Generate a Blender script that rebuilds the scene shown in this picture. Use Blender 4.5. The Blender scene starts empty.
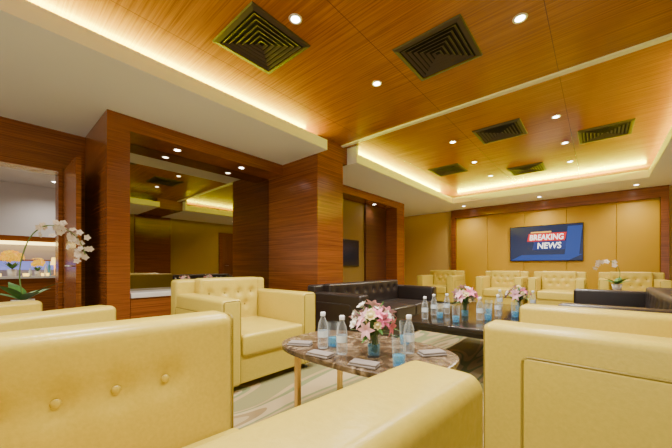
import bpy, bmesh, math, random
from mathutils import Vector, Matrix
random.seed(4)
PI=math.pi
S=bpy.context.scene
C=S.collection
HC=1.0
def at(u,v,z):
    t=(z-HC)/(266.0-v)
    return Vector((.756*(u-598.6)*t,.655*(u+13.7)*t,z))
# ---------------------------------------------------------------- materials
def newmat(name):
    m=bpy.data.materials.new(name); m.use_nodes=True
    nt=m.node_tree; b=nt.nodes['Principled BSDF']
    return m,nt,b
def plain(name,col,rough=.5,metal=0,emit=None,es=0,bump=0,bscale=60,var=0.0):
    m,nt,b=newmat(name)
    b.inputs['Base Color'].default_value=(*col,1); b.inputs['Roughness'].default_value=rough; b.inputs['Metallic'].default_value=metal
    if emit: b.inputs['Emission Color'].default_value=(*emit,1); b.inputs['Emission Strength'].default_value=es
    if bump or var:
        tc=nt.nodes.new('ShaderNodeTexCoord'); n=nt.nodes.new('ShaderNodeTexNoise'); n.inputs['Scale'].default_value=bscale; n.inputs['Detail'].default_value=3
        nt.links.new(tc.outputs['Object'],n.inputs['Vector'])
        if bump:
            bp=nt.nodes.new('ShaderNodeBump'); bp.inputs['Strength'].default_value=bump; bp.inputs['Distance'].default_value=.004
            nt.links.new(n.outputs['Fac'],bp.inputs['Height']); nt.links.new(bp.outputs['Normal'],b.inputs['Normal'])
        if var:
            r=nt.nodes.new('ShaderNodeValToRGB')
            r.color_ramp.elements[0].position=.3; r.color_ramp.elements[1].position=.7
            r.color_ramp.elements[0].color=(*[c*(1-var) for c in col],1); r.color_ramp.elements[1].color=(*[min(1,c*(1+var)) for c in col],1)
            nt.links.new(n.outputs['Fac'],r.inputs['Fac']); nt.links.new(r.outputs['Color'],b.inputs['Base Color'])
    return m
def wood(name,c1,c2,scale,rough=.3,joint=None,jw=.006,period=1.2,off=0):
    m,nt,b=newmat(name); N=nt.nodes; L=nt.links
    tc=N.new('ShaderNodeTexCoord'); mp=N.new('ShaderNodeMapping'); mp.inputs['Scale'].default_value=scale
    L.new(tc.outputs['Object'],mp.inputs['Vector'])
    n=N.new('ShaderNodeTexNoise'); n.inputs['Scale'].default_value=1; n.inputs['Detail'].default_value=5; n.inputs['Roughness'].default_value=.65
    L.new(mp.outputs['Vector'],n.inputs['Vector'])
    r=N.new('ShaderNodeValToRGB'); r.color_ramp.elements[0].position=.34; r.color_ramp.elements[1].position=.66
    r.color_ramp.elements[0].color=(*c1,1); r.color_ramp.elements[1].color=(*c2,1)
    L.new(n.outputs['Fac'],r.inputs['Fac']); out=r.outputs['Color']
    if joint is not None:
        sp=N.new('ShaderNodeSeparateXYZ'); L.new(tc.outputs['Object'],sp.inputs[0])
        a=N.new('ShaderNodeMath'); a.operation='ADD'; a.inputs[1].default_value=100+off; L.new(sp.outputs[joint],a.inputs[0])
        d=N.new('ShaderNodeMath'); d.operation='MODULO'; d.inputs[1].default_value=period; L.new(a.outputs[0],d.inputs[0])
        l=N.new('ShaderNodeMath'); l.operation='LESS_THAN'; l.inputs[1].default_value=jw; L.new(d.outputs[0],l.inputs[0])
        mx=N.new('ShaderNodeMix'); mx.data_type='RGBA'; L.new(l.outputs[0],mx.inputs[0]); L.new(out,mx.inputs[6]); mx.inputs[7].default_value=(*[c*.6 for c in c1],1)
        out=mx.outputs[2]
    L.new(out,b.inputs['Base Color']); b.inputs['Roughness'].default_value=rough
    return m
def glassy(name,tint,diff,k,fk=.7):
    m=bpy.data.materials.new(name); m.use_nodes=True; nt=m.node_tree; N=nt.nodes; L=nt.links
    N.remove(N['Principled BSDF']); o=N['Material Output']
    t=N.new('ShaderNodeBsdfTransparent'); t.inputs['Color'].default_value=(*tint,1)
    g=N.new('ShaderNodeBsdfPrincipled'); g.inputs['Base Color'].default_value=(*diff,1); g.inputs['Roughness'].default_value=.08
    lw=N.new('ShaderNodeLayerWeight'); lw.inputs['Blend'].default_value=.3
    ma=N.new('ShaderNodeMath'); ma.operation='MULTIPLY_ADD'; ma.inputs[1].default_value=fk; ma.inputs[2].default_value=k; ma.use_clamp=True
    L.new(lw.outputs['Facing'],ma.inputs[0])
    mx=N.new('ShaderNodeMixShader'); L.new(ma.outputs[0],mx.inputs[0]); L.new(t.outputs[0],mx.inputs[1]); L.new(g.outputs[0],mx.inputs[2]); L.new(mx.outputs[0],o.inputs['Surface'])
    return m
M={}
M['leather']=plain('yellow_leather',(.60,.465,.062),.31,bump=.14,bscale=70,var=.05)
M['piping']=plain('yellow_piping',(.28,.205,.02),.4)
M['dark_leather']=plain('dark_brown_leather',(.022,.015,.012),.34,bump=.12,bscale=90)
M['ceil_wood']=wood('ceiling_wood',(.25,.084,.008),(.50,.192,.020),(1,66,1),.2,joint=0,period=1.22,jw=.006,off=.35)
M['wall_wood']=wood('wall_wood',(.145,.040,.009),(.345,.108,.023),(1.0,1.0,95),.24)
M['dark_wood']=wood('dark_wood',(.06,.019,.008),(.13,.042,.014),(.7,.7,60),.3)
M['door_wood']=wood('brown_door_wood',(.13,.04,.013),(.26,.085,.025),(40,40,.8),.3)
M['white']=plain('soffit_paint',(.88,.91,.99),.7)
M['beige']=plain('beige_wall_paint',(.66,.44,.10),.6)
M['gold_panel']=plain('gold_wall_panel',(.60,.35,.006),.5,bump=.06,bscale=40)
M['olive_wall']=plain('gold_wall_paint',(.46,.30,.03),.6)
M['niche_reflection']=plain('reflected_gold_wall',(.22,.135,.018),.5)  # dimmed gold of the mirrored wall, put into the colour
M['lilac']=plain('pale_lobby_paint',(.64,.60,.58),.7)
M['metal']=plain('brushed_metal',(.62,.6,.56),.3,1)
M['brass']=plain('brass',(.75,.52,.2),.3,1)
M['black']=plain('black_lacquer',(.016,.013,.011),.15)
M['bronze']=plain('bronze_vent_metal',(.060,.042,.031),.65)
M['pit']=plain('vent_dark_inside',(.009,.007,.006),.8)
M['mirror']=plain('tinted_mirror',(.39,.36,.27),.015,1)
M['stone']=plain('pale_stone',(.78,.76,.72),.25,var=.08,bscale=6)
M['lamp']=plain('lamp_glow',(1,1,1),.5,emit=(1,.96,.9),es=30)
M['trimwhite']=plain('white_trim',(.78,.75,.68),.4)
M['bottle']=glassy('clear_bottle_plastic',(.95,.97,.98),(.82,.86,.88),.07)
M['glass']=glassy('clear_glass',(.95,.98,.99),(.78,.88,.93),.04,.6)
M['water']=glassy('blue_liner',(.45,.80,.95),(.14,.52,.8),.28,.4)
M['bluepaint']=plain('blue_glass_paint',(.12,.42,.7),.3)
M['cap']=plain('white_cap',(.85,.87,.9),.4)
M['label']=plain('bottle_label',(.68,.77,.82),.4)
M['pink']=plain('pink_petals',(.80,.17,.32),.5,var=.3,bscale=25)
M['palepink']=plain('pale_pink_petals',(.88,.46,.53),.5,var=.2,bscale=25)
M['whitepetal']=plain('white_petals',(.84,.79,.70),.5)
M['orchidpetal']=plain('cream_orchid_petals',(.70,.58,.43),.5)
M['cream']=plain('cream_petals',(.80,.68,.32),.5)
M['yellowpetal']=plain('glowing_gold_petals',(.9,.55,.02),.5,emit=(1,.6,.01),es=.5)  # petals emit light themselves, a glow put into the colour
M['green']=plain('leaf_green',(.06,.19,.03),.4,var=.3,bscale=15)
M['stem']=plain('stem_green',(.12,.2,.04),.5)
M['napkin']=plain('grey_brown_cloth',(.24,.205,.185),.9,bump=.3,bscale=200)
M['potwhite']=plain('white_ceramic',(.8,.78,.74),.2)
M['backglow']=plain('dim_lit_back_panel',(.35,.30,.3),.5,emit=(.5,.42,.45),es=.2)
M['violet']=plain('violet_lit_band',(.2,.2,.5),.5,emit=(.25,.3,.95),es=.9)
M['warmglow']=plain('warm_lit_strip',(1,.7,.3),.5,emit=(1,.78,.25),es=5)
M['shade']=plain('gold_lamp_shade',(.8,.55,.15),.5,emit=(1,.65,.10),es=3)
M['screen']=plain('screen_navy',(.004,.008,.03),.2,emit=(.004,.012,.060),es=.9)
M['screen_reflection']=plain('reflected_dark_screen',(.008,.010,.016),.2)  # dark tone of the screen mirrored in the second niche
M['scr_blue']=plain('screen_blue_band',(.01,.03,.15),.3,emit=(.012,.06,.34),es=.7)
M['scr_navy']=plain('screen_dark_blue_band',(.01,.02,.1),.3,emit=(.008,.03,.2),es=.8)
M['scr_red']=plain('screen_red_band',(.4,.01,.01),.3,emit=(.6,.008,.012),es=.7)
M['scr_gold']=plain('screen_gold_bar',(.7,.4,.05),.3,emit=(.9,.5,.06),es=.6)
M['scr_white']=plain('screen_white_text',(.9,.9,.9),.3,emit=(1,1,1),es=1.1)
# marble
m,nt,b=newmat('brown_marble'); N=nt.nodes; L=nt.links
tc=N.new('ShaderNodeTexCoord'); n=N.new('ShaderNodeTexNoise'); n.inputs['Scale'].default_value=9; n.inputs['Detail'].default_value=8; n.inputs['Distortion'].default_value=2.0
r=N.new('ShaderNodeValToRGB'); e=r.color_ramp.elements; e[0].position=.32; e[0].color=(.04,.025,.015,1); e[1].position=.74; e[1].color=(.38,.30,.20,1)
k=e.new(.47); k.color=(.10,.066,.038,1); k=e.new(.58); k.color=(.175,.122,.073,1)
L.new(tc.outputs['Object'],n.inputs['Vector']); L.new(n.outputs['Fac'],r.inputs['Fac']); L.new(r.outputs['Color'],b.inputs['Base Color']); b.inputs['Roughness'].default_value=.24
M['marble']=m
# carpet
m,nt,b=newmat('patterned_carpet'); N=nt.nodes; L=nt.links
tc=N.new('ShaderNodeTexCoord'); mp=N.new('ShaderNodeMapping'); mp.inputs['Scale'].default_value=(2.0,.45,1); mp.inputs['Rotation'].default_value=(0,0,.7)
n=N.new('ShaderNodeTexNoise'); n.inputs['Scale'].default_value=1.7; n.inputs['Detail'].default_value=.6; n.inputs['Distortion'].default_value=.5
r=N.new('ShaderNodeValToRGB'); r.color_ramp.interpolation='CONSTANT'; e=r.color_ramp.elements
e[0].position=0; e[0].color=(.20,.185,.07,1); e[1].position=.42; e[1].color=(.34,.25,.11,1)
for p_,c_ in ((.49,(.17,.19,.075,1)),(.54,(.40,.31,.155,1)),(.62,(.24,.17,.07,1)),(.68,(.35,.27,.13,1))):
    k=e.new(p_); k.color=c_
n2=N.new('ShaderNodeTexNoise'); n2.inputs['Scale'].default_value=300; bp=N.new('ShaderNodeBump'); bp.inputs['Strength'].default_value=.4; bp.inputs['Distance'].default_value=.004
L.new(tc.outputs['Object'],mp.inputs['Vector']); L.new(mp.outputs['Vector'],n.inputs['Vector']); L.new(n.outputs['Fac'],r.inputs['Fac']); L.new(r.outputs['Color'],b.inputs['Base Color'])
L.new(tc.outputs['Object'],n2.inputs['Vector']); L.new(n2.outputs['Fac'],bp.inputs['Height']); L.new(bp.outputs['Normal'],b.inputs['Normal']); b.inputs['Roughness'].default_value=.95
M['carpet']=m
# ---------------------------------------------------------------- mesh helpers
def bx(bm,x0,x1,y0,y1,z0,z1):
    v=[bm.verts.new((x,y,z)) for x in (x0,x1) for y in (y0,y1) for z in (z0,z1)]
    for f in ((0,1,3,2),(4,6,7,5),(0,4,5,1),(2,3,7,6),(0,2,6,4),(1,5,7,3)): bm.faces.new([v[i] for i in f])
def _axis(h,r,m):
    a=[math.tan(math.radians(t))*r for t in (45,30,15)]
    i=h-r
    return [-(i)-x for x in a]+[-i+2*i*k/m for k in range(m+1)]+[i+x for x in reversed(a)]
def rbox(bm,size,center=(0,0,0),r=.03,m=(1,1,1),deform=None,rot=None):
    h=[s/2 for s in size]; r=min(r,min(h)*.98)
    ax=[_axis(h[k],r,m[k]) for k in range(3)]; vs={}
    def V(p):
        key=tuple(round(c,5) for c in p)
        if key in vs: return vs[key]
        inner=Vector([max(-(h[k]-r),min(h[k]-r,p[k])) for k in range(3)])
        q=Vector(p)-inner
        q=inner+q.normalized()*r if q.length>1e-9 else inner
        if deform: q=deform(q,h)
        if rot: q=rot@q
        vs[key]=bm.verts.new(q+Vector(center)); return vs[key]
    for k in range(3):
        a,b_=(k+1)%3,(k+2)%3
        for s in (-1,1):
            for i in range(len(ax[a])-1):
                for j in range(len(ax[b_])-1):
                    q=[]
                    for (ii,jj) in ((i,j),(i+1,j),(i+1,j+1),(i,j+1)):
                        p=[0,0,0]; p[k]=s*h[k]; p[a]=ax[a][ii]; p[b_]=ax[b_][jj]; q.append(V(p))
                    if s<0: q.reverse()
                    try: bm.faces.new(q)
                    except ValueError: pass
def lathe(bm,prof,n=16,c=(0,0,0)):
    rings=[]
    for (r,z) in prof:
        if r<1e-6: rings.append([bm.verts.new((c[0],c[1],c[2]+z))])
        else: rings.append([bm.verts.new((c[0]+r*math.cos(2*PI*i/n),c[1]+r*math.sin(2*PI*i/n),c[2]+z)) for i in range(n)])
    for A,B in zip(rings,rings[1:]):
        for i in range(n):
            j=(i+1)%n
            if len(A)==1 and len(B)==1: continue
            if len(A)==1: bm.faces.new((A[0],B[j],B[i]))
            elif len(B)==1: bm.faces.new((A[i],A[j],B[0]))
            else: bm.faces.new((A[i],A[j],B[j],B[i]))
def tube(bm,pts,r,n=6,closed=False):
    pts=[Vector(p) for p in pts]; rings=[]; K=len(pts)
    for i,p in enumerate(pts):
        if closed: d=pts[(i+1)%K]-pts[i-1]
        else: d=pts[min(i+1,K-1)]-pts[max(i-1,0)]
        d.normalize(); up=Vector((0,0,1)) if abs(d.z)<.9 else Vector((1,0,0))
        a=d.cross(up).normalized(); b_=d.cross(a)
        rr=r[i] if isinstance(r,(list,tuple)) else r
        rings.append([bm.verts.new(p+a*rr*math.cos(2*PI*k/n)+b_*rr*math.sin(2*PI*k/n)) for k in range(n)])
    for i in range(K if closed else K-1):
        A,B=rings[i],rings[(i+1)%K]
        for k in range(n): bm.faces.new((A[k],A[(k+1)%n],B[(k+1)%n],B[k]))
    if not closed: bm.faces.new(rings[0]); bm.faces.new(rings[-1])
def petal(bm,mat,Ln,W,curl,n=6,cup=.15,power=.8):
    rows=[]
    for i in range(n+1):
        t=i/n; w=W*math.sin(PI*min(1,max(.03,t**power)))*.5 if i<n else W*.03
        z=curl*t*t
        rows.append([bm.verts.new(mat@Vector((Ln*t,s*w,z+cup*w*(abs(s)))) ) for s in (-1,0,1)])
    for A,B in zip(rows,rows[1:]):
        for k in range(2): bm.faces.new((A[k],A[k+1],B[k+1],B[k]))
def B(): return bmesh.new()
def obj(name,bm,mat,parent=None,smooth=True):
    bmesh.ops.recalc_face_normals(bm,faces=bm.faces)
    me=bpy.data.meshes.new(name); bm.to_mesh(me); bm.free(); me.materials.append(mat)
    if smooth:
        for p in me.polygons: p.use_smooth=True
    o=bpy.data.objects.new(name,me); C.objects.link(o)
    if parent: o.parent=parent
    return o
def tag(o,label,cat,group=None):
    o['label']=label; o['category']=cat
    if group: o['group']=group
    return o
def thing(name,label,cat,loc=(0,0,0),rz=0,group=None):
    o=bpy.data.objects.new(name,None); C.objects.link(o); o.empty_display_size=.1
    o.location=loc; o.rotation_euler=(0,0,rz)
    return tag(o,label,cat,group)
def dup(root,label,loc,rz=0,group=None,scale=None):
    def cp(o,par):
        c=o.copy(); C.objects.link(c); c.parent=par
        for ch in kids.get(o,[]): cp(ch,c)
        return c
    kids={}
    for o in C.objects:
        if o.parent: kids.setdefault(o.parent,[]).append(o)
    r=cp(root,None); r.location=loc; r.rotation_euler=(0,0,rz); r['label']=label
    if group: r['group']=group
    if scale: r.scale=(scale,)*3
    return r
def struct(name,boxes,mat,smooth=False):
    bm=B()
    for b_ in boxes: bx(bm,*b_)
    o=obj(name,bm,mat,None,smooth); o['kind']='structure'; return o
def rrect(cx,cy,w,h,r,n=4):
    P=[]
    for (sx,sy,a0) in ((1,1,0),(-1,1,90),(-1,-1,180),(1,-1,270)):
        for k in range(n+1):
            a=math.radians(a0+90*k/n); P.append((cx+sx*(w/2-r)+r*math.cos(a),cy+sy*(h/2-r)+r*math.sin(a)))
    return P
# ---------------------------------------------------------------- room shell
ZS=2.70; ZL=2.845; ZC=2.98
XL=-5.13; XR=2.8; YN=-3.0; YF=9.5; FX=-3.0; FR=.73; B0=3.27; B1=3.87; G1=3.98; CB=8.3; CN=-1.6
MX=-4.40; PX=-4.02
struct('floor',[(-9.2,XR+.2,YN-3.2,YF+.2,-.1,0)],M['carpet'])
struct('ceiling',[(FX-.7,FR+.7,CN-.7,CB+.7,ZC,ZC+.08)],M['ceil_wood'])
# white soffits, interrupted by a timber band at the partition track
sb=[(XL-.2,FX,YN,B0,ZS,ZL),(FR,XR+.2,YN,B0,ZS,ZL),(XL-.2,FX,G1,YF,ZS,ZL),(FR,XR+.2,G1,YF,ZS,ZL),(FX,FR,CB,YF,ZS,ZL),(FX,FR,YN,CN,ZS,ZL),
    (XL-.2,FX-.6,YN,B0,ZL,ZC+.08),(FR+.6,XR+.2,YN,B0,ZL,ZC+.08),(XL-.2,FX-.6,G1,YF,ZL,ZC+.08),(FR+.6,XR+.2,G1,YF,ZL,ZC+.08),
    (FX-.6,FR+.6,CB+.6,YF,ZL,ZC+.08),(FX-.6,FR+.6,YN,CN-.6,ZL,ZC+.08),
    (FX-.6,FX,G1,G1+.05,ZL,ZC),(FR,FR+.6,G1,G1+.05,ZL,ZC)]
struct('ceiling',sb,M['white'])
struct('ceiling',[(XL-.2,-3.2,B0+.001,G1-.001,ZS,ZC+.07),(FR+.2,XR+.2,B0+.001,G1-.001,ZS,ZC+.07)],M['wall_wood'])
ty=1.957*(ZC-HC)-.03
struct('trim_1',[(-3.2,FR+.2,ty-.03,ty+.035,ZC-.02,ZC+.002)],M['trimwhite'])
# far wall
struct('wall_far',[(-5.4,XR+.2,YF,YF+.2,0,ZC)],M['beige'])
struct('trim_2',[(-3.42,-3.30,YF-.14,YF,0,ZS),(1.0,1.12,YF-.14,YF,0,ZS),(-3.30,1.0,YF-.14,YF,ZS-.24,ZS)],M['wall_wood'])
bm=B(); seams=[-3.30,-2.42,-1.51,-.60,.31,1.0]
for a,b_ in zip(seams,seams[1:]):
    rbox(bm,(b_-a-.004,.05,ZS-.34),((a+b_)/2,YF-.025,(.1+ZS-.24)/2),.010)
o=obj('trim_3',bm,M['gold_panel']); o['kind']='structure'
# right wall (seen in the mirror)
struct('wall_right',[(XR,XR+.2,YN,YF,0,ZC)],M['olive_wall'])
struct('trim_4',[(XR-.08,XR,YN,-2.0,0,ZS),(XR-.08,XR,3.2,4.3,0,ZS),(XR-.08,XR,9.0,YF,0,ZS),(XR-.06,XR,6.15,6.28,0,2.35),(XR-.06,XR,7.32,7.45,0,2.35),(XR-.06,XR,6.28,7.32,2.22,2.35)],M['wall_wood'])
bm=B(); bx(bm,XR-.05,XR-.002,6.28,7.32,0.01,2.22)
d2=obj('door_2',bm,M['door_wood'],None,False); d2['kind']='structure'
bm=B(); tube(bm,[(XR-.05,6.4,1.02),(XR-.1,6.4,1.02),(XR-.1,6.53,1.02)],.01)
obj('door_handle',bm,M['metal'],d2)
# near wall left out so world light fills the room; posts are made up
struct('fill_opening_1',[(x-.03,x+.03,YN-.06,YN,0,ZS) for x in (-8.9,-7.0,-5.2,-3.2,-1.2,.8,2.75)],M['bronze'])
# left wall with doorway
DY0=-.75; DY1=.61; DZ=2.2
struct('wall_left',[(XL-.2,XL,YN,DY0,0,ZS),(XL-.2,XL,DY1,.86,0,ZS),(XL-.2,XL,DY0,DY1,DZ,ZS)],M['wall_wood'])
struct('wall_left',[(XL-.2,XL,.86,YF,0,ZS)],M['beige'])
# first niche frame, pier, second niche frame
struct('trim_5',[(XL,PX,.855,1.07,0,ZS-.001),(MX-.3,PX,1.07,B0,2.53,ZS-.001)],M['wall_wood'])
struct('trim_6',[(XL,-3.2,B0,B1,0,ZS-.001)],M['wall_wood'])
struct('trim_7',[(XL,PX,7.1,7.5,0,ZS-.001),(MX-.3,PX,B1,7.1,2.53,ZS-.001)],M['wall_wood'])
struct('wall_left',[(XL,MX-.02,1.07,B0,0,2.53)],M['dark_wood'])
# second niche: mirror reflection built as solid gold wall, timber and screen
struct('wall_left',[(XL,MX,B1,6.15,0,2.53)],M['niche_reflection'])
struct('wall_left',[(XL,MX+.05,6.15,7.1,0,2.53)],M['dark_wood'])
bm=B(); bx(bm,MX-.018,MX,1.074,B0-.004,.05,2.526)
tag(obj('wall_mirror',bm,M['mirror'],None,False),'tall tinted mirror filling the back of the niche behind the tufted yellow armchair','mirror')
t=thing('television','small dark screen shape standing in for a mirror reflection inside the far niche','television',(MX+.002,5.5,1.30))  # solid stand-in for the screen reflected in the niche
bm=B(); rbox(bm,(.04,.76,.62),(.022,0,0),.008); obj('casing',bm,M['black'],t)
bm=B(); bx(bm,.042,.045,-.355,.355,-.285,.285); obj('screen',bm,M['screen_reflection'],t,False)
t=thing('niche_counter','pale stone topped wooden counter in the niche left of the tufted yellow armchair','counter',(-4.20,1.62,0)); w=.54
bm=B(); bx(bm,-.19,.16,-w,w,0.0,.63); obj('cabinet_body',bm,M['wall_wood'],t,False)
bm=B(); rbox(bm,(.38,2*w,.06),(0,0,.66),.008); obj('countertop',bm,M['stone'],t)
# lobby beyond doorway
struct('wall_back',[(-9.2,-9.0,YN,3.2,0,ZC),(-9.2,XL-.2,3.0,3.2,0,ZC)],M['lilac'])
struct('ceiling',[(-9.2,XL-.2,YN,3.2,ZS,ZS+.1)],M['lilac'])
# open door leaf swung into this room
bm=B(); bx(bm,-5.09,-4.27,.635,.68,.01,2.19)
d1=obj('door_1',bm,M['wall_wood'],None,False); d1['kind']='structure'
bm=B(); tube(bm,[(-4.36,.64,1.0),(-4.36,.58,1.0),(-4.50,.58,1.0)],.011); obj('door_handle',bm,M['metal'],d1)
struct('trim_10',[(XL-.22,XL+.03,DY1-.02,DY1+.02,0,DZ+.09),(XL-.22,XL+.03,DY0-.09,DY0+.02,0,DZ+.09),(XL-.22,XL+.03,DY0+.02,DY1-.02,DZ-.02,DZ+.09)],M['wall_wood'])
# lobby buffet bar
t=thing('buffet_bar','wooden buffet bar with pale stone top beyond the doorway','bar counter',(-7.9,.2,0))
bm=B(); bx(bm,-.16,.25,-1.2,1.6,0,.78); obj('bar_body',bm,M['wall_wood'],t,False)
bm=B(); bx(bm,-.18,.30,-1.25,1.65,.78,.82); obj('bar_top',bm,M['stone'],t,False)
t=thing('back_bar','dim back bar panel with a blue lit band and glowing wooden canopy beyond the doorway','shelf unit',(-8.2,.2,0))
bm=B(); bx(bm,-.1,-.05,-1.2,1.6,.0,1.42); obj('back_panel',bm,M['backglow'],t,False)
bm=B(); bx(bm,-.1,.1,-1.25,1.65,1.46,1.56); obj('canopy',bm,M['wall_wood'],t,False)
bm=B(); bx(bm,.02,.11,-1.2,1.6,1.40,1.459); obj('light_strip',bm,M['warmglow'],t,False)
bm=B(); bx(bm,-.05,.09,-1.2,1.6,1.10,1.12); obj('shelf',bm,M['wall_wood'],t,False)
bm=B(); bx(bm,-.05,-.03,-1.2,1.6,.93,1.09); obj('blue_light_band',bm,M['violet'],t,False)
cols=[M['label'],M['shade'],M['bluepaint'],M['cap']]
for i,y in enumerate((.52,.72,.77,.93,.98)):
    bm=B(); hh=.15+.06*((i*7)%3)
    lathe(bm,[(0,0),(.022,0),(.022,hh*.6),(.010,hh*.8),(.010,hh),(0,hh)],10)
    o=obj('display_bottle',bm,cols[(i*3+i//4)%4]); o.location=(-7.75+.04*(i%2),y,.82)
    tag(o,'small coloured bottle in the row on the bar beyond the doorway','bottle','bottles on the lobby bar')
for i,y in enumerate((.10,.15,.44,.48,.67,.74)):
    bm=B(); lathe(bm,[(0,0),(.018,0),(.022,.05),(.019,.05),(.016,.006),(0,.006)],10)
    lathe(bm,[(0,.006),(.014,.006),(.014,.04),(0,.04)],10)
    o=obj('candle_holder',bm,M['shade']); o.location=(-7.64,y,.82)
    tag(o,'small glowing amber candle holder along the front of the lobby bar','candle','glowing candles on the lobby bar')
t=thing('table_lamp','small glowing gold shaded lamp on the bar beyond the doorway','lamp',(-7.8,.85,.82))
bm=B(); lathe(bm,[(0,0),(.045,0),(.045,.012),(.012,.02),(.012,.2),(0,.2)],14); obj('base',bm,M['brass'],t)
bm=B(); lathe(bm,[(.06,.2),(.04,.34)],18); obj('lamp_shade',bm,M['shade'],t)
# ---------------------------------------------------------------- television
t=thing('television','large wall mounted flat television showing a news title on the gold panelled wall','television',(-1.052,YF-.05,1.59))
bm=B(); rbox(bm,(1.56,.05,.925),(0,-.03,0),.008); obj('casing',bm,M['black'],t)
bm=B(); bx(bm,-.765,.765,-.060,-.056,-.445,.445); obj('screen',bm,M['screen'],t,False)
def para(name,x0,x1,z0,z1,sh,y,mat):
    bm=B(); vs=[bm.verts.new(p) for p in ((x0,y,z0),(x1,y,z0),(x1+sh,y,z1),(x0+sh,y,z1))]; bm.faces.new(vs); obj(name,bm,mat,t,False)
para('glow_band',-.76,.50,-.44,-.30,.26,-.0605,M['scr_blue'])
para('glow_band',.42,.70,-.30,.40,.06,-.0605,M['scr_blue'])
para('red_banner',-.38,.42,.05,.255,.04,-.0615,M['scr_red'])
para('blue_banner',-.26,.42,-.17,.04,.04,-.0615,M['scr_navy'])
para('gold_bar',-.30,.14,.265,.30,.01,-.0615,M['scr_gold'])
def text(s,w,h,cx,cz,y,mat,par,name):
    cu=bpy.data.curves.new('txt','FONT'); cu.body=s; cu.align_x='CENTER'; cu.shear=.1; cu.offset=.015
    o=bpy.data.objects.new('txt',cu); C.objects.link(o); bpy.context.view_layer.update()
    me=bpy.data.meshes.new_from_object(o.evaluated_get(bpy.context.evaluated_depsgraph_get())); bpy.data.objects.remove(o)
    xs=[v.co.x for v in me.vertices]; ys=[v.co.y for v in me.vertices]
    mx,my=(max(xs)+min(xs))/2,(max(ys)+min(ys))/2; sx=w/(max(xs)-min(xs)); sy=h/(max(ys)-min(ys))
    for v in me.vertices: v.co=Vector(((v.co.x-mx)*sx+cx,y,(v.co.y-my)*sy+cz))
    me.materials.clear(); me.materials.append(mat)
    o=bpy.data.objects.new(name,me); C.objects.link(o); o.parent=par; return o
text('BREAKING',.72,.145,.04,.152,-.063,M['scr_white'],t,'headline_text')
text('NEWS',.50,.155,.10,-.065,-.063,M['scr_white'],t,'headline_text')
# ---------------------------------------------------------------- ceiling fixtures
def vent(label,p):
    t=thing('ceiling_vent',label,'vent',p,0,'square ceiling vents')
    bm=B(); bx(bm,-.27,.27,-.27,.27,-.004,-.001); obj('backing',bm,M['pit'],t,False)
    def ring(bm,r0,r1,z0,z1):
        a=[bm.verts.new((sx*r0,sy*r0,z0)) for sx,sy in ((1,1),(-1,1),(-1,-1),(1,-1))]
        b_=[bm.verts.new((sx*r1,sy*r1,z1)) for sx,sy in ((1,1),(-1,1),(-1,-1),(1,-1))]
        c_=[bm.verts.new((v.co.x,v.co.y,v.co.z-.004)) for v in b_]
        for i in range(4):
            j=(i+1)%4; bm.faces.new((a[i],a[j],b_[j],b_[i])); bm.faces.new((b_[i],b_[j],c_[j],c_[i])); bm.faces.new((a[i],a[j],c_[j],c_[i]))
    bm=B(); ring(bm,.262,.30,-.020,-.010); ring(bm,.30,.305,-.010,0); obj('frame',bm,M['bronze'],t,False)
    bm=B()
    for k in range(6):
        r=.03+.041*k; ring(bm,r-.012,r+.010,-.010,-.018)
    obj('louvre_rings',bm,M['bronze'],t,False)
    return t
vd=[(262,43,'dark brown square ceiling vent nearest the lit cove at upper left'),(438,52,'largest dark brown ceiling vent before the white ceiling track'),
    (500,132,'dark brown ceiling vent just past the white track, middle of its row'),(605,132,'dark brown ceiling vent closest to the right lit cove'),
    (448,170,'dark brown ceiling vent closest to the left cove of the far ceiling'),(527,169,'farthest dark brown ceiling vent, before the television wall')]
v0=None
for u,v,lb in vd:
    p=at(u,v,ZC)
    if v0 is None: v0=vent(lb,p)
    else: dup(v0,lb,p)
def lamp(loc,e,angle=150,rad=.06,col=(1,.93,.82)):
    l=bpy.data.lights.new('downlight_lamp','SPOT'); l.energy=e; l.spot_size=math.radians(angle); l.spot_blend=.9; l.shadow_soft_size=rad; l.color=col
    o=bpy.data.objects.new('downlight_lamp',l); C.objects.link(o); o.location=loc; return o
d0=None
def downlight(x,y,z,lb,e,angle=150):
    global d0
    if d0 is None:
        d0=thing('downlight',lb,'downlight',(x,y,z),0,'recessed ceiling downlights')
        bm=B(); lathe(bm,[(.036,0),(.036,-.006),(.052,-.006),(.054,0)],20); obj('trim_ring',bm,M['trimwhite'],d0)
        bm=B(); lathe(bm,[(0,-.004),(.035,-.004)],20); obj('lens',bm,M['lamp'],d0)
    else: dup(d0,lb,(x,y,z))
    lamp((x,y,z-.03),e,angle)
kz=(ZC-1)/2.05
near=[(-1.9,1.68,'recessed downlight beside the large vent near the left lit cove'),(-1.88,2.87,'recessed downlight between the left cove and the large vent'),(-.49,2.89,'recessed downlight at top, right of the largest vent'),
      (-.49,1.68,'recessed downlight above the pale right armchair'),(-1.9,.4,'recessed downlight above the nearest armchairs'),(-.49,.4,'recessed downlight above the camera end of the room'),(-1.2,-.9,'recessed downlight near the entrance end')]
for x,y,lb in near: downlight(x*kz,y*kz,ZC,lb,180,145)
far=[(-1.82,5.05,'recessed downlight left of the middle vent past the track'),(-.44,5.12,'recessed downlight right of the middle vent past the track'),(-.42,6.3,'recessed downlight between middle vent and right cove vent'),
     (-1.85,6.3,'recessed downlight beside the left vent of the far ceiling'),(-.42,7.5,'recessed downlight right of the farthest vent'),(-1.85,7.5,'recessed downlight left of the farthest vent')]
for x,y,lb in far: downlight(x*kz,y*kz,ZC,lb,195,150)
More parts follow.
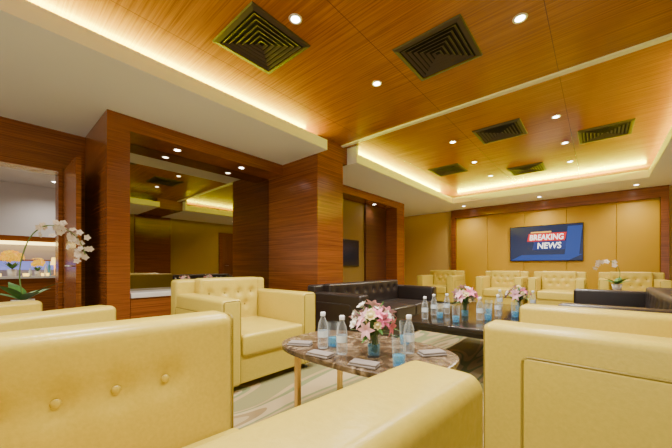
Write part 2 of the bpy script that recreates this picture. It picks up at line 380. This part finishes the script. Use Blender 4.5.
for x,y,lb in ((-4.2,1.65,'downlight in the first niche ceiling, nearest the doorway'),(-4.2,2.6,'downlight in the first niche ceiling, nearest the pier'),
               (-4.2,4.8,'downlight in the second niche ceiling, nearest the pier'),(-4.2,6.3,'downlight in the second niche ceiling, nearest the television wall')):
    downlight(x,y,2.53,lb,14,145)
for x,y,lb in ((-2.9,8.9,'added downlight in the white soffit washing the left of the television wall'),(-1.1,8.9,'added downlight in the white soffit washing the wall around the television'),(.6,8.9,'added downlight in the white soffit washing the right of the television wall'),  # back soffit downlights added to wash light over the television wall
               (-4.0,-.6,'downlight in the white soffit in front of the doorway'),(1.8,1.2,'downlight in the white soffit along the right wall'),(1.8,6.2,'downlight in the far white soffit along the right wall')):
    downlight(x,y,ZS,lb,75)
for x,y,lb in ((-6.6,.2,'downlight in the lobby ceiling beyond the doorway'),(-8.3,.9,'downlight in the lobby ceiling above the lit bar')):
    downlight(x,y,ZS,lb,80)
# cove lights
def cove(x,y,lx,ly,e,rx=0,ry=0):
    l=bpy.data.lights.new('cove_lamp','AREA'); l.shape='RECTANGLE'; l.size=lx; l.size_y=ly; l.energy=e; l.color=(.97,.95,.003)
    o=bpy.data.objects.new('cove_lamp',l); C.objects.link(o); o.location=(x,y,ZL+.03); o.rotation_euler=(PI+rx,ry,0)
cove(FX-.34,.8,.05,4.7,135,0,1.2)
cove(FX-.34,6.2,.05,4.2,118,0,1.2)
cove(FR+.34,6.2,.05,4.2,118,0,-1.2)
cove(-1.13,CB+.34,3.7,.05,100,1.2,0)
# ---------------------------------------------------------------- armchairs
def dimp(points,axis,amp=.022,sig=.035,bulge=.0,sgn=1):
    a=[k for k in range(3) if k!=axis]
    def f(p,h):
        if p[axis]*sgn>0:
            k=p[axis]*sgn/h[axis]
            q=p.copy()
            s=sum(amp*math.exp(-((p[a[0]]-u)**2+(p[a[1]]-v)**2)/(2*sig*sig)) for u,v in points)
            bl=bulge*(1-(p[a[0]]/h[a[0]])**2)*(1-(p[a[1]]/h[a[1]])**2)
            q[axis]+=sgn*(bl-s)*k
            return q
        return p
    return f
def button(par,p,axis,mat,r=.014):
    bm=B(); bmesh.ops.create_uvsphere(bm,u_segments=10,v_segments=6,radius=r)
    sc=[1,1,1]; sc[axis]=.5
    for v in bm.verts: v.co=Vector((v.co.x*sc[0]+p[0],v.co.y*sc[1]+p[1],v.co.z*sc[2]+p[2]))
    obj('button',bm,mat,par)
def armchair(label,loc,rz,w=1.0,d=1.0,ah=.74,bh=.88,a=.17,group=None,inner_buttons=None,L_='leather',name='armchair',seats=1,sh=.45,nb=4,cat='armchair',ar=.032):
    t=thing(name,label,cat,loc,rz,group); lm=M[L_]; pm=M['piping'] if L_=='leather' else M['dark_leather']
    lz=.055; bz0=.05
    bm=B(); rbox(bm,(w-.05,d-.05,.285-lz),(0,0,(.285+lz)/2),.012); obj('base_frame',bm,lm,t)
    for sx in (-1,1):
        for sy in (-1,1):
            bm=B(); lathe(bm,[(0,0),(.024,0),(.03,.06),(0,.06)],12,(sx*(w/2-.08),sy*(d/2-.08),0)); obj('leg',bm,M['metal'],t)
    iw=w-2*a-.008
    sb_=min(.27,sh-.12)
    for k in range(seats):
        cw=iw/seats
        bm=B(); rbox(bm,(cw-.004,d-.20,sh-sb_),(-iw/2+cw*(k+.5),.105,(sh+sb_)/2),.03,(8,8,1),lambda p,h:Vector((p.x,p.y,p.z+(.018*(1-(p.x/h[0])**2)*(1-(p.y/h[1])**2) if p.z>0 else 0))))
        obj('seat_cushion',bm,lm,t)
    bm=B(); rbox(bm,(w-.004,.15,bh-.012-bz0),(0,-d/2+.075,(bh-.012+bz0)/2),.032); obj('back_frame',bm,lm,t)
    for sx in (-1,1):
        df=None; mm=(1,1,1); rr=ar
        if sx<0 and inner_buttons:
            pts=[(y-.07,z-(ah+bz0)/2) for y,z in inner_buttons]
            df=dimp(pts,0,.026,.04,.010,1); mm=(1,44,26); rr=.05
        bm=B(); rbox(bm,(a,d-.14,ah-bz0),(sx*(w/2-a/2),.07,(ah+bz0)/2),rr,mm,df)
        arm=obj('arm',bm,lm,t)
        pw,ph=d-.14-.17,ah-bz0-.14; pc=((.07-.075),(ah+bz0)/2-.055)
        bm=B(); rbox(bm,(.02,pw,ph),(sx*(w/2-.003),pc[0],pc[1]),.009); obj('side_panel',bm,lm,arm)
        bm=B(); tube(bm,[(sx*(w/2+.002),y,z) for y,z in rrect(pc[0],pc[1],pw+.006,ph+.006,.03)],.006,6,True); obj('panel_piping',bm,pm,arm)
        bm=B(); P=rrect(0,0,a-.03,ah-bz0-.03,.022)
        tube(bm,[(sx*(w/2-a/2)+x,d/2-.006,(ah+bz0)/2+z) for x,z in P],.005,6,True); obj('piping',bm,pm,arm)
        if sx<0 and inner_buttons:
            for y,z in inner_buttons: button(arm,(-w/2+a-.014,y,z),0,lm,.015)
    # back cushion between the arms, tufted
    ch=bh-max(sh,.4)+.04; cz=bh-ch/2; cy=-d/2+.15+.045
    pts=[]
    for k in range(nb): pts.append(((k-(nb-1)/2)*iw/(nb+.2),ch*.18))
    if seats==1:
        for k in range(nb-1): pts.append(((k-(nb-2)/2)*iw/(nb+.2),-ch*.10))
    am=.028; sg=.028 if seats==1 else .036
    bm=B(); rbox(bm,(iw,.15,ch),(0,cy,cz),.03,(40 if seats==1 else 60,1,24),dimp(pts,1,am,sg,.022,1)); bk=obj('backrest',bm,lm,t)
    for x,z in pts:
        hx,hz=iw/2,ch/2
        y=.075+.022*(1-(x/hx)**2)*(1-(z/hz)**2)-am
        button(bk,(x,cy+y+.004,cz+z),1,pm,.011)
    return t
gy='yellow leather armchairs'
c2=armchair('yellow tufted leather armchair in front of the first niche, facing the marble table',(-2.63,1.66,0),-PI/2,group=gy)
dup(c2,'pale yellow armchair at right, seen from its near arm side, across the marble table',(.10,1.98,0),PI/2)
# nearest chair: wide and deep, with buttoned inner arm
W1,D1=1.20,1.24; th=math.radians(-5)
P=Vector((-.155,.615,0)); off=Matrix.Rotation(th,3,'Z')@Vector((W1/2,D1/2,0))
armchair('nearest wide yellow leather armchair with buttons along its inner left side',P-off,th,w=W1,d=D1,ah=.80,bh=.86,a=.165,group=gy,inner_buttons=[(-.11,.58),(.05,.58),(.20,.58),(.35,.58)],sh=.32,ar=.034)
Pb=Vector((-2.40,.57,0)); thb=math.radians(20); off=Matrix.Rotation(thb,3,'Z')@Vector((.5,.5,0))
dup(c2,'yellow leather armchair at far left beside the white orchid, mostly behind the nearest one',Pb-off,thb)
dup(c2,'yellow armchair in the far left corner below the beige wall',(-3.35,8.4,0),PI)
dup(c2,'yellow armchair under the left edge of the television',(-1.80,8.4,0),PI)
dup(c2,'yellow armchair under the right half of the television',(-.70,8.4,0),PI)
dup(c2,'far yellow armchair on the right, behind the dark sofa and beside the small orchid',(.50,8.45,0),PI)
dk='dark brown leather sofas'
s1=armchair('dark brown leather sofa on the left in front of the pier and second niche',(-2.5,3.88,0),-PI/2,w=2.15,d=.9,ah=.66,bh=.76,a=.17,group=dk,L_='dark_leather',name='sofa',seats=3,sh=.43,nb=8,cat='sofa')
armchair('dark brown leather sofa on the right beyond the pale armchair',(.22,4.2,0),PI/2,w=2.3,d=.95,ah=.69,bh=.75,a=.17,group=dk,L_='dark_leather',name='sofa',seats=3,sh=.43,nb=8,cat='sofa')
# ---------------------------------------------------------------- tables
TX,TY,TZ=-1.1,1.52,.50
t=thing('coffee_table','brown marble topped low table with rounded corners and slim metal legs','coffee table',(TX,TY,0))
bm=B(); n_=64; prof=[(.96,TZ-.035),(.995,TZ-.03),(1,TZ-.018),(.995,TZ-.004),(.98,TZ)]
rings=[]
for s,z in prof:
    rg=[]
    for i in range(n_):
        a=2*PI*i/n_; c_,s_=math.cos(a),math.sin(a); e=2/3.0
        rg.append(bm.verts.new((.55*s*math.copysign(abs(c_)**e,c_),.35*s*math.copysign(abs(s_)**e,s_),z)))
    rings.append(rg)
for A_,B_ in zip(rings,rings[1:]):
    for i in range(n_): bm.faces.new((A_[i],A_[(i+1)%n_],B_[(i+1)%n_],B_[i]))
bm.faces.new(rings[0]); bm.faces.new(rings[-1])
obj('tabletop',bm,M['marble'],t,False)
for sx in (-1,1):
    for sy in (-1,1):
        bm=B(); bx(bm,sx*.36-.015,sx*.36+.015,sy*.21-.015,sy*.21+.015,0,TZ-.035); obj('leg',bm,M['brass'],t,False)
bm=B()
for sy in (-1,1): bx(bm,-.345,.345,sy*.21-.012,sy*.21+.012,TZ-.065,TZ-.036)
for sx in (-1,1): bx(bm,sx*.36-.012,sx*.36+.012,-.195,.195,TZ-.065,TZ-.036)
obj('under_frame',bm,M['brass'],t,False)
BZ=.485
t=thing('coffee_table','long black lacquered low table between the dark sofas','coffee table',(-.975,3.6,0))
bm=B(); rbox(bm,(.95,2.0,.04),(0,0,BZ-.02),.008); obj('tabletop',bm,M['black'],t)
for sx in (-1,1):
    for sy in (-1,1):
        bm=B(); rbox(bm,(.05,.05,BZ-.04),(sx*.43,sy*.955,(BZ-.04)/2),.006); obj('leg',bm,M['black'],t)
bm=B()
for sx in (-1,1): bx(bm,sx*.43-.012,sx*.43+.012,-.93,.93,BZ-.08,BZ-.04)
for sy in (-1,1): bx(bm,-.405,.405,sy*.955-.012,sy*.955+.012,BZ-.08,BZ-.04)
obj('apron',bm,M['black'],t,False)
# ---------------------------------------------------------------- tableware
def mk_bottle(lb,p,g):
    t=thing('water_bottle',lb,'bottle',p,0,g)
    bm=B(); lathe(bm,[(0,.001),(.028,.001),(.031,.008),(.031,.05),(.0295,.055),(.031,.06),(.031,.115),(.0295,.12),(.030,.13),(.026,.155),(.0135,.185),(.0125,.198)],18); obj('bottle_body',bm,M['bottle'],t)
    bm=B(); lathe(bm,[(.0316,.07),(.0316,.108)],18); obj('paper_label',bm,M['label'],t)
    bm=B(); lathe(bm,[(.0145,.195),(.0155,.197),(.0155,.216),(.013,.219),(0,.219)],14); obj('cap',bm,M['cap'],t)
    return t
def mk_glass(lb,p,g):
    t=thing('drinking_glass',lb,'glass',p,0,g)
    bm=B(); lathe(bm,[(0,.001),(.029,.001),(.031,.006),(.036,.15)],18); obj('tumbler',bm,M['glass'],t)
    bm=B(); lathe(bm,[(0,.004),(.029,.004),(.0315,.055),(0,.055)],18); obj('blue_base',bm,M['water'],t)
    return t
b0=g0=None
g='water bottles on the tables'
bl=[(323,348,TZ,'water bottle at the left end of the marble table'),(342,354,TZ,'second water bottle from left on the marble table'),(409,353,TZ,'water bottle right of the pink flowers on the marble table'),
    (425,319,BZ,'leftmost water bottle on the black table'),(434,315,BZ,'water bottle on the black table just left of the pink bouquet'),(447,314,BZ,'water bottle standing behind the left glasses on the black table'),
    (480,320,BZ,'water bottle on the black table right of the nearer bouquet'),(498,316,BZ,'water bottle between the two bouquets on the black table'),(500,307,BZ,'water bottle just left of the farther bouquet'),(533,309,BZ,'rightmost water bottle on the black table')]
for u,v,z,lb in bl:
    p=at(u,v,z)
    if b0 is None: b0=mk_bottle(lb,p,g)
    else: dup(b0,lb,p)
g='drinking glasses with blue bases'
gl=[(333,346,TZ,'glass with blue base between the two left bottles on the marble table'),(399,366,TZ,'glass with blue base right of the flower vase'),(405,344,TZ,'glass with blue base behind the right bottle on the marble table'),
    (440,318,BZ,'glass with blue base at the near left of the black table'),(456,322,BZ,'glass with blue base in front of the nearer bouquet'),(488,320,BZ,'glass with blue base right of the nearer bouquet'),
    (489,314,BZ,'glass with blue base between two bottles on the black table'),(515,317,BZ,'glass with blue base in front of the farther bouquet')]
for u,v,z,lb in gl:
    p=at(u,v,z)
    if g0 is None: g0=mk_glass(lb,p,g)
    else: dup(g0,lb,p)
for u,v,z,rz,lb in ((300,345,TZ,.5,'folded grey-brown napkin at the left corner of the marble table'),(320,356,TZ,.1,'folded grey-brown napkin in front of the left bottles'),(364,366,TZ,.2,'folded grey-brown napkin in front of the flower vase'),(432,355,TZ,.9,'folded grey-brown napkin at the right end of the marble table')):
    t=thing('napkin',lb,'napkin',at(u,v,z),rz,'folded napkins on the marble table')
    bm=B(); rbox(bm,(.15,.075,.012),(0,0,.006),.006); obj('cloth',bm,M['napkin'],t)
    bm=B(); rbox(bm,(.142,.068,.010),(.003,.002,.017),.005,rot=Matrix.Rotation(.04,3,'Z')); obj('folded_layer',bm,M['napkin'],t)
# flowers
def flower_mesh(n,Ln,W,curl,tilt,mat,name,core=None,power=.8):
    bm=B()
    for k in range(n):
        mt=Matrix.Rotation(2*PI*k/n+random.uniform(-.1,.1),4,'Z')@Matrix.Rotation(-tilt,4,'Y')
        petal(bm,mt,Ln,W,curl,6,.15,power)
    if core:
        bmesh.ops.create_uvsphere(bm,u_segments=8,v_segments=5,radius=core,matrix=Matrix.Translation((0,0,core)))
    me=bpy.data.meshes.new(name)
    bm.to_mesh(me); bm.free(); me.materials.append(mat)
    for p in me.polygons: p.use_smooth=True
    return me
FM=[flower_mesh(6,.054,.026,-.024,.7,M['pink'],'lily_pink'),flower_mesh(6,.054,.028,-.024,.7,M['palepink'],'lily_pale'),flower_mesh(8,.036,.028,-.006,.7,M['whitepetal'],'bloom_white',.012),flower_mesh(8,.036,.026,-.004,.75,M['cream'],'bloom_cream',.014)]
def orient(d):
    return d.to_track_quat('Z','Y')
def bouquet(lb,p,s=1.0,nf=17,seed=1,R=.095):
    random.seed(seed)
    t=thing('flower_bouquet',lb,'flowers',p,0,'flower bouquets in glass vases')
    bm=B(); lathe(bm,[(0,.001),(.034,.001),(.036,.006),(.036,.12)],20); obj('vase',bm,M['glass'],t)
    bm=B(); lathe(bm,[(0,.004),(.0325,.004),(.034,.06),(0,.06)],20); obj('blue_water',bm,M['water'],t)
    cz=.18; bs=B(); lf=B(); pos=[]
    for k in range(nf):
        ph=k*2.39996; zz=1-1.2*(k+.5)/nf; rr=math.sqrt(max(0,1-zz*zz))
        d=Vector((rr*math.cos(ph),rr*math.sin(ph),zz)); q=Vector((0,0,cz))+Vector((d.x*R,d.y*R,d.z*R))*random.uniform(.65,1.25); pos.append((q,d))
        tube(bs,[(random.uniform(-.02,.02),random.uniform(-.02,.02),.02),(d.x*.02,d.y*.02,.12),tuple(q)],.003,5)
    obj('stems',bs,M['stem'],t)
    for k in range(26):
        ph=k*2*PI/26+random.uniform(-.2,.2); mt=Matrix.Translation((0,0,.125+.04*(k%2)))@Matrix.Rotation(ph,4,'Z')@Matrix.Rotation(-random.uniform(.0,1.3),4,'Y')
        petal(lf,mt,.145,.034,-.03,6)
    obj('leaves',lf,M['green'],t)
    for k,(q,d) in enumerate(pos):
        o=bpy.data.objects.new('flower',FM[(2,1,3,1,2,0,3,1)[k%8]]); C.objects.link(o); o.parent=t; o.location=q
        o.rotation_mode='QUATERNION'; o.rotation_quaternion=orient((d+Vector((random.uniform(-.4,.4),random.uniform(-.4,.4),random.uniform(-.2,.4)))).normalized()); o.scale=(1.0+random.uniform(-.2,.2),)*3
    t.scale=(s,)*3
    return t
bouquet('pink and cream flower bouquet in a clear vase on the marble table',at(374,355,TZ),1.0,24,3)
bouquet('nearer pink flower bouquet on the black table',at(465,316,BZ),1.0,20,5)
bouquet('farther pink flower bouquet on the black table',at(519,311,BZ),.98,20,8)
OF=flower_mesh(5,.046,.044,-.006,.25,M['orchidpetal'],'orchid_bloom',.009,.7)
def orchid(lb,p,rz,pts,nfl,s=1.0,fs=1.0,spread=.05,seed=2,facing=Vector((.8,-.5,.1)),lr=.26):
    random.seed(seed)
    t=thing('potted_orchid',lb,'orchid',p,rz,'white potted orchids')
    bm=B(); lathe(bm,[(0,0),(.055,0),(.075,.13),(.07,.13),(.066,.115),(0,.115)],20); obj('pot',bm,M['potwhite'],t)
    for k in range(6):
        bm=B(); petal(bm,Matrix.Translation((0,0,.115))@Matrix.Rotation(k*2*PI/6+.3,4,'Z')@Matrix.Rotation(-.55-.25*(k%2),4,'Y'),lr,.10,-.08,8,.2); obj('leaf',bm,M['green'],t)
    P=[Vector(q) for q in pts]; sm=[]
    for i in range(len(P)-1):
        a=P[max(0,i-1)]; b_=P[i]; c_=P[i+1]; d=P[min(len(P)-1,i+2)]
        for k in range(6):
            x=k/6; sm.append(.5*((2*b_)+(-a+c_)*x+(2*a-5*b_+4*c_-d)*x*x+(-a+3*b_-3*c_+d)*x**3))
    sm.append(P[-1])
    bm=B(); tube(bm,sm,.005,6); obj('stem',bm,M['stem'],t)
    n=len(sm)
    for k in range(nfl):
        q=sm[int(n*.42+(n*.57)*k/max(1,nfl-1))]
        o=bpy.data.objects.new('flower',OF); C.objects.link(o); o.parent=t
        o.location=q+Vector((random.uniform(-1,1),random.uniform(-1,1),random.uniform(-1.3,.6)))*spread
        o.rotation_mode='QUATERNION'; o.rotation_quaternion=orient((facing+Vector((random.uniform(-.6,.6),random.uniform(-.6,.6),random.uniform(-.6,.6)))).normalized()); o.scale=(fs,)*3
    t.scale=(s,)*3
    return t
def side_table(lb,p,h,mat):
    t=thing('side_table',lb,'side table',p)
    bm=B(); lathe(bm,[(0,h-.03),(.2,h-.03),(.21,h-.02),(.21,h-.005),(.2,h),(0,h)],32); obj('tabletop',bm,mat,t)
    bm=B(); lathe(bm,[(0,.02),(.025,.02),(.025,h-.03)],14); obj('column',bm,M['brass'],t)
    bm=B(); lathe(bm,[(0,0),(.14,0),(.14,.015),(.03,.03),(0,.03)],28); obj('base',bm,M['brass'],t)
OX,OY=-3.78,.21
side_table('small round side table holding the large white orchid by the doorway',(OX,OY,0),.58,M['dark_wood'])
orchid('large white orchid with arching stem by the doorway at left',(OX,OY,.58),0,[(0,0,.12),(-.02,-.02,.38),(0,.03,.64),(.03,.12,.77),(.06,.23,.78),(.07,.32,.72),(.07,.38,.63),(.07,.41,.53)],40,1,.68,.065,2,lr=.3)
side_table('small round side table holding the far white orchid',(.25,7.4,0),.55,M['dark_wood'])
orchid('small white orchid on the far side table near the television wall',(.25,7.4,.55),0,[(0,0,.12),(.04,0,.3),(0,-.02,.46),(-.12,-.03,.55),(-.24,-.03,.52),(-.3,-.03,.44)],8,1,1.05,.03,4,Vector((-.1,-1,.1)))
# lobby flowers
random.seed(9)
YM=flower_mesh(7,.05,.03,-.01,.5,M['yellowpetal'],'gold_bloom',.012)
for y,s,lb in ((.30,1.25,'larger golden yellow flower arrangement on the bar beyond the doorway'),(.62,.85,'smaller golden yellow flower arrangement right of the larger one on the lobby bar')):
    t=thing('flower_arrangement',lb,'flowers',(-7.82,y,.82))
    bm=B(); lathe(bm,[(0,0),(.04,0),(.05,.1),(.045,.1),(.04,.01),(0,.01)],16); obj('pot',bm,M['potwhite'],t)
    bm=B()
    for k in range(12): petal(bm,Matrix.Translation((0,0,.1))@Matrix.Rotation(k*.524,4,'Z')@Matrix.Rotation(-.7-.2*(k%3),4,'Y'),.13,.05,-.03,6)
    obj('leaves',bm,M['green'],t)
    for k in range(26):
        ph=k*2.4; zz=1-1.2*(k+.5)/26; rr=math.sqrt(max(0,1-zz*zz)); d=Vector((rr*math.cos(ph),rr*math.sin(ph),zz))
        o=bpy.data.objects.new('flower',YM); C.objects.link(o); o.parent=t; o.location=Vector((0,0,.25))+d*.11*random.uniform(.4,1.2); o.rotation_mode='QUATERNION'; o.rotation_quaternion=orient(d)
    t.scale=(s,)*3
# ---------------------------------------------------------------- world + camera
w=bpy.data.worlds.new('World'); S.world=w; w.use_nodes=True
w.node_tree.nodes['Background'].inputs[0].default_value=(1,.97,.93,1); w.node_tree.nodes['Background'].inputs[1].default_value=1.9
cam=bpy.data.cameras.new('Camera'); cam.sensor_width=36; cam.lens=36*303/672; cam.shift_y=42/672; cam.clip_start=.02
co=bpy.data.objects.new('Camera',cam); C.objects.link(co); co.location=(0,0,HC); co.rotation_euler=(PI/2,0,math.radians(40.9)); S.camera=co
